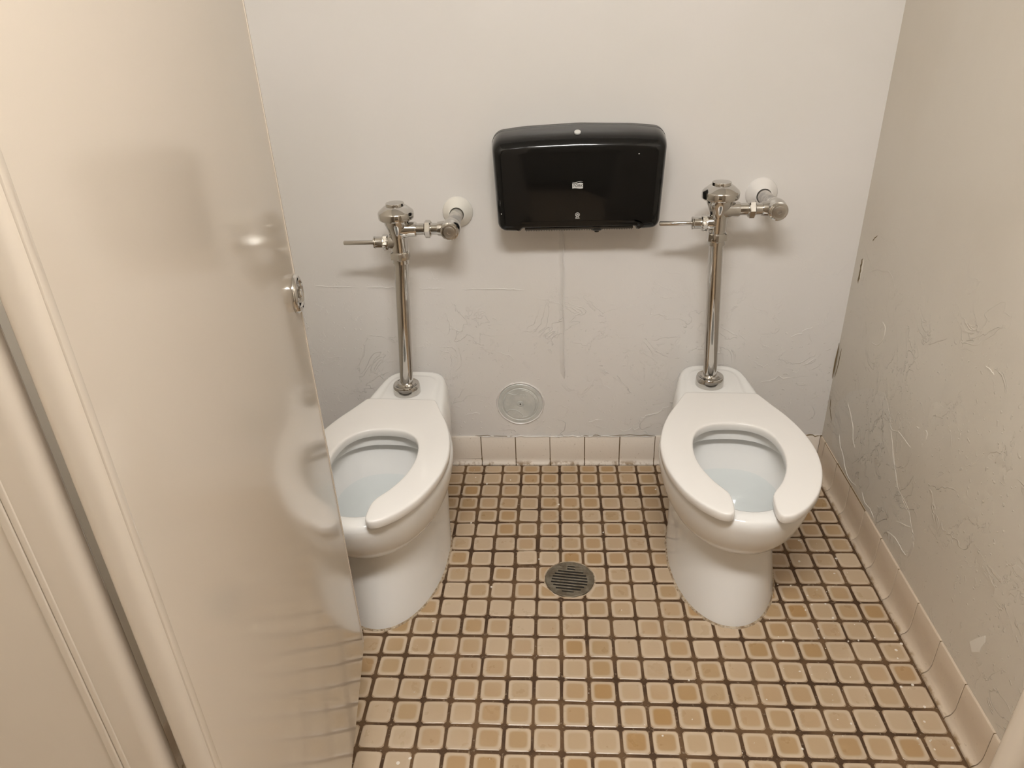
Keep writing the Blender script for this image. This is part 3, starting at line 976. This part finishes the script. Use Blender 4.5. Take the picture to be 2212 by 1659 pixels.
# the ends of the slots are shorter than the opening
for sgn in (-1, 1):
    for i in range(slots):
        yc = (i - (slots - 1) / 2) * sp
        e = sqrt(rin ** 2 - yc ** 2)
        ln = (.0155, .033, .041, .048, .048, .046, .042, .034, .0105, .0105)[i]
        if e - ln < .004: continue
        bm = bmesh.new(); box(bm, (min(sgn * ln, sgn * (e + .002)), yc - .0032, -.0014), (max(sgn * ln, sgn * (e + .002)), yc + .0032, .00145)); finish('slot_end', bm, M_DRAIN, dr, smooth=False)

# ------------------------------------------------------------------ toilet partition: door and pilasters
DZ0, DZ1 = .180, 1.78
TH = radians(-8.5)
hinge = Vector((.1196, -1.6147, 0)); DL = .7024; DT = .025
door = thing('stall_door', 'beige enamelled metal stall door standing open on the left', 'stall door', (hinge.x, hinge.y, DZ0), 0)
dd = Vector((sin(TH), cos(TH), 0)); dn = Vector((cos(TH), -sin(TH), 0))
def dloc(s, t, z=0): return hinge + dd * s + dn * t + Vector((0, 0, z)) - Vector((hinge.x, hinge.y, 0))
def extr(name, sec, z0, z1, mat, parent, bev=.003, angle=35):
    bm = bmesh.new()
    c = sum((Vector(p) for p in sec), Vector((0, 0))) / len(sec)
    A = sum(sec[i][0] * sec[(i + 1) % len(sec)][1] - sec[(i + 1) % len(sec)][0] * sec[i][1] for i in range(len(sec)))
    if A < 0: sec = sec[::-1]
    ins = offset(sec, bev)
    loft(bm, [[(x, y, z0) for x, y in ins], [(x, y, z0 + bev) for x, y in sec], [(x, y, z1 - bev) for x, y in sec], [(x, y, z1) for x, y in ins]])
    return finish(name, bm, mat, parent, angle=angle)
def dsec(pts): return [tuple(dloc(s, t).xy) for s, t in pts]
# hollow panel with rounded long edges
sec = rounded([(0, 0), (0, -DT), (DL, -DT), (DL, 0)], [.011, .010, .004, .004], 6)
extr('panel', dsec(sec), 0, DZ1 - DZ0, M_PART, door)
# folded edge moulding on the hinge side and on the free side (thin lips standing proud of the face)
extr('edge_strip', dsec(rounded([(.0075, .0012), (.0075, -.002), (.0170, -.002), (.0170, .0012)], .0011, 2)), 0, DZ1 - DZ0, M_PART, door, .0005)
extr('edge_strip', dsec(rounded([(DL - .0065, .0008), (DL - .0065, -.002), (DL - .0005, -.002), (DL - .0005, .0008)], .0007, 2)), .012, DZ1 - DZ0, M_PART, door, .0004)
# latch escutcheon with turn knob
def dlathe(name, prof, s, z, parent, mat, n=32, ang=35):
    bm = bmesh.new(); lathe(bm, prof, dn, dloc(s, 0, z - DZ0), n, cap1=False); return finish(name, bm, mat, parent, angle=ang)
kz, ks = .987, DL - .0265
k = dlathe('latch_knob', [(.0300, -.001), (.0312, .002), (.0306, .0050), (.0280, .0080), (.0245, .0092), (.0225, .0084), (.0205, .0058), (.0130, .0048), (.0105, .0056), (0, .0056)], ks, kz, door, M_CHROME)
dlathe('latch_button', [(.0075, .004), (.0072, .0095), (.0060, .0110), (0, .0115)], ks, kz, k, M_CHROME, 20)
# hinges on the closed side
for z in (.42, 1.58):
    bm = bmesh.new(); tube(bm, [dloc(-.004, -.022, z - DZ0 - .03), dloc(-.004, -.022, z - DZ0 + .03)], .005, 12); finish('hinge', bm, M_CHROME, door)

def pilaster(label, x0, x1, yf, edge_right):
    t = thing('partition_pilaster', label, 'partition', ((x0 + x1) / 2, yf, 0), 0, 'pilasters of the stall front')
    c = (x0 + x1) / 2; w = (x1 - x0) / 2
    sg = 1 if edge_right else -1
    sec = [(-w, 0), (w, 0), (w, .025), (-w, .025)]
    rad = [.002, .0122, .0122, .002] if edge_right else [.0122, .002, .002, .0122]
    extr('panel', rounded(sec, rad, 7), .06, 1.80, M_PART, t)
    e = sg * w
    a, b = e - sg * .0300, e - sg * .0355
    lo, hi = min(a, b), max(a, b)
    extr('edge_strip', rounded([(lo, -.0014), (hi, -.0014), (hi, .002), (lo, .002)], .0012, 2), .06, 1.80, M_PART, t, .0005)
    a, b = e - sg * .0360, e - sg * .0440
    lo, hi = min(a, b), max(a, b)
    extr('edge_strip', rounded([(lo, -.0020), (hi, -.0020), (hi, .002), (lo, .002)], .0018, 3), .06, 1.80, M_PART, t, .0005)
    bm = bmesh.new(); box(bm, (-w - .004 if not edge_right else -w, -.006, -.001), (w if not edge_right else w + .004, .031, .075)); finish('shoe', bm, M_CHROME, t, smooth=False)
    return t
pilaster('beige metal pilaster carrying the open stall door, at the left edge', XL + .006, .0800, -1.620, True)
pilaster('beige metal pilaster corner at the lower right edge of the photo', .7930, XR - .006, -1.620, False)
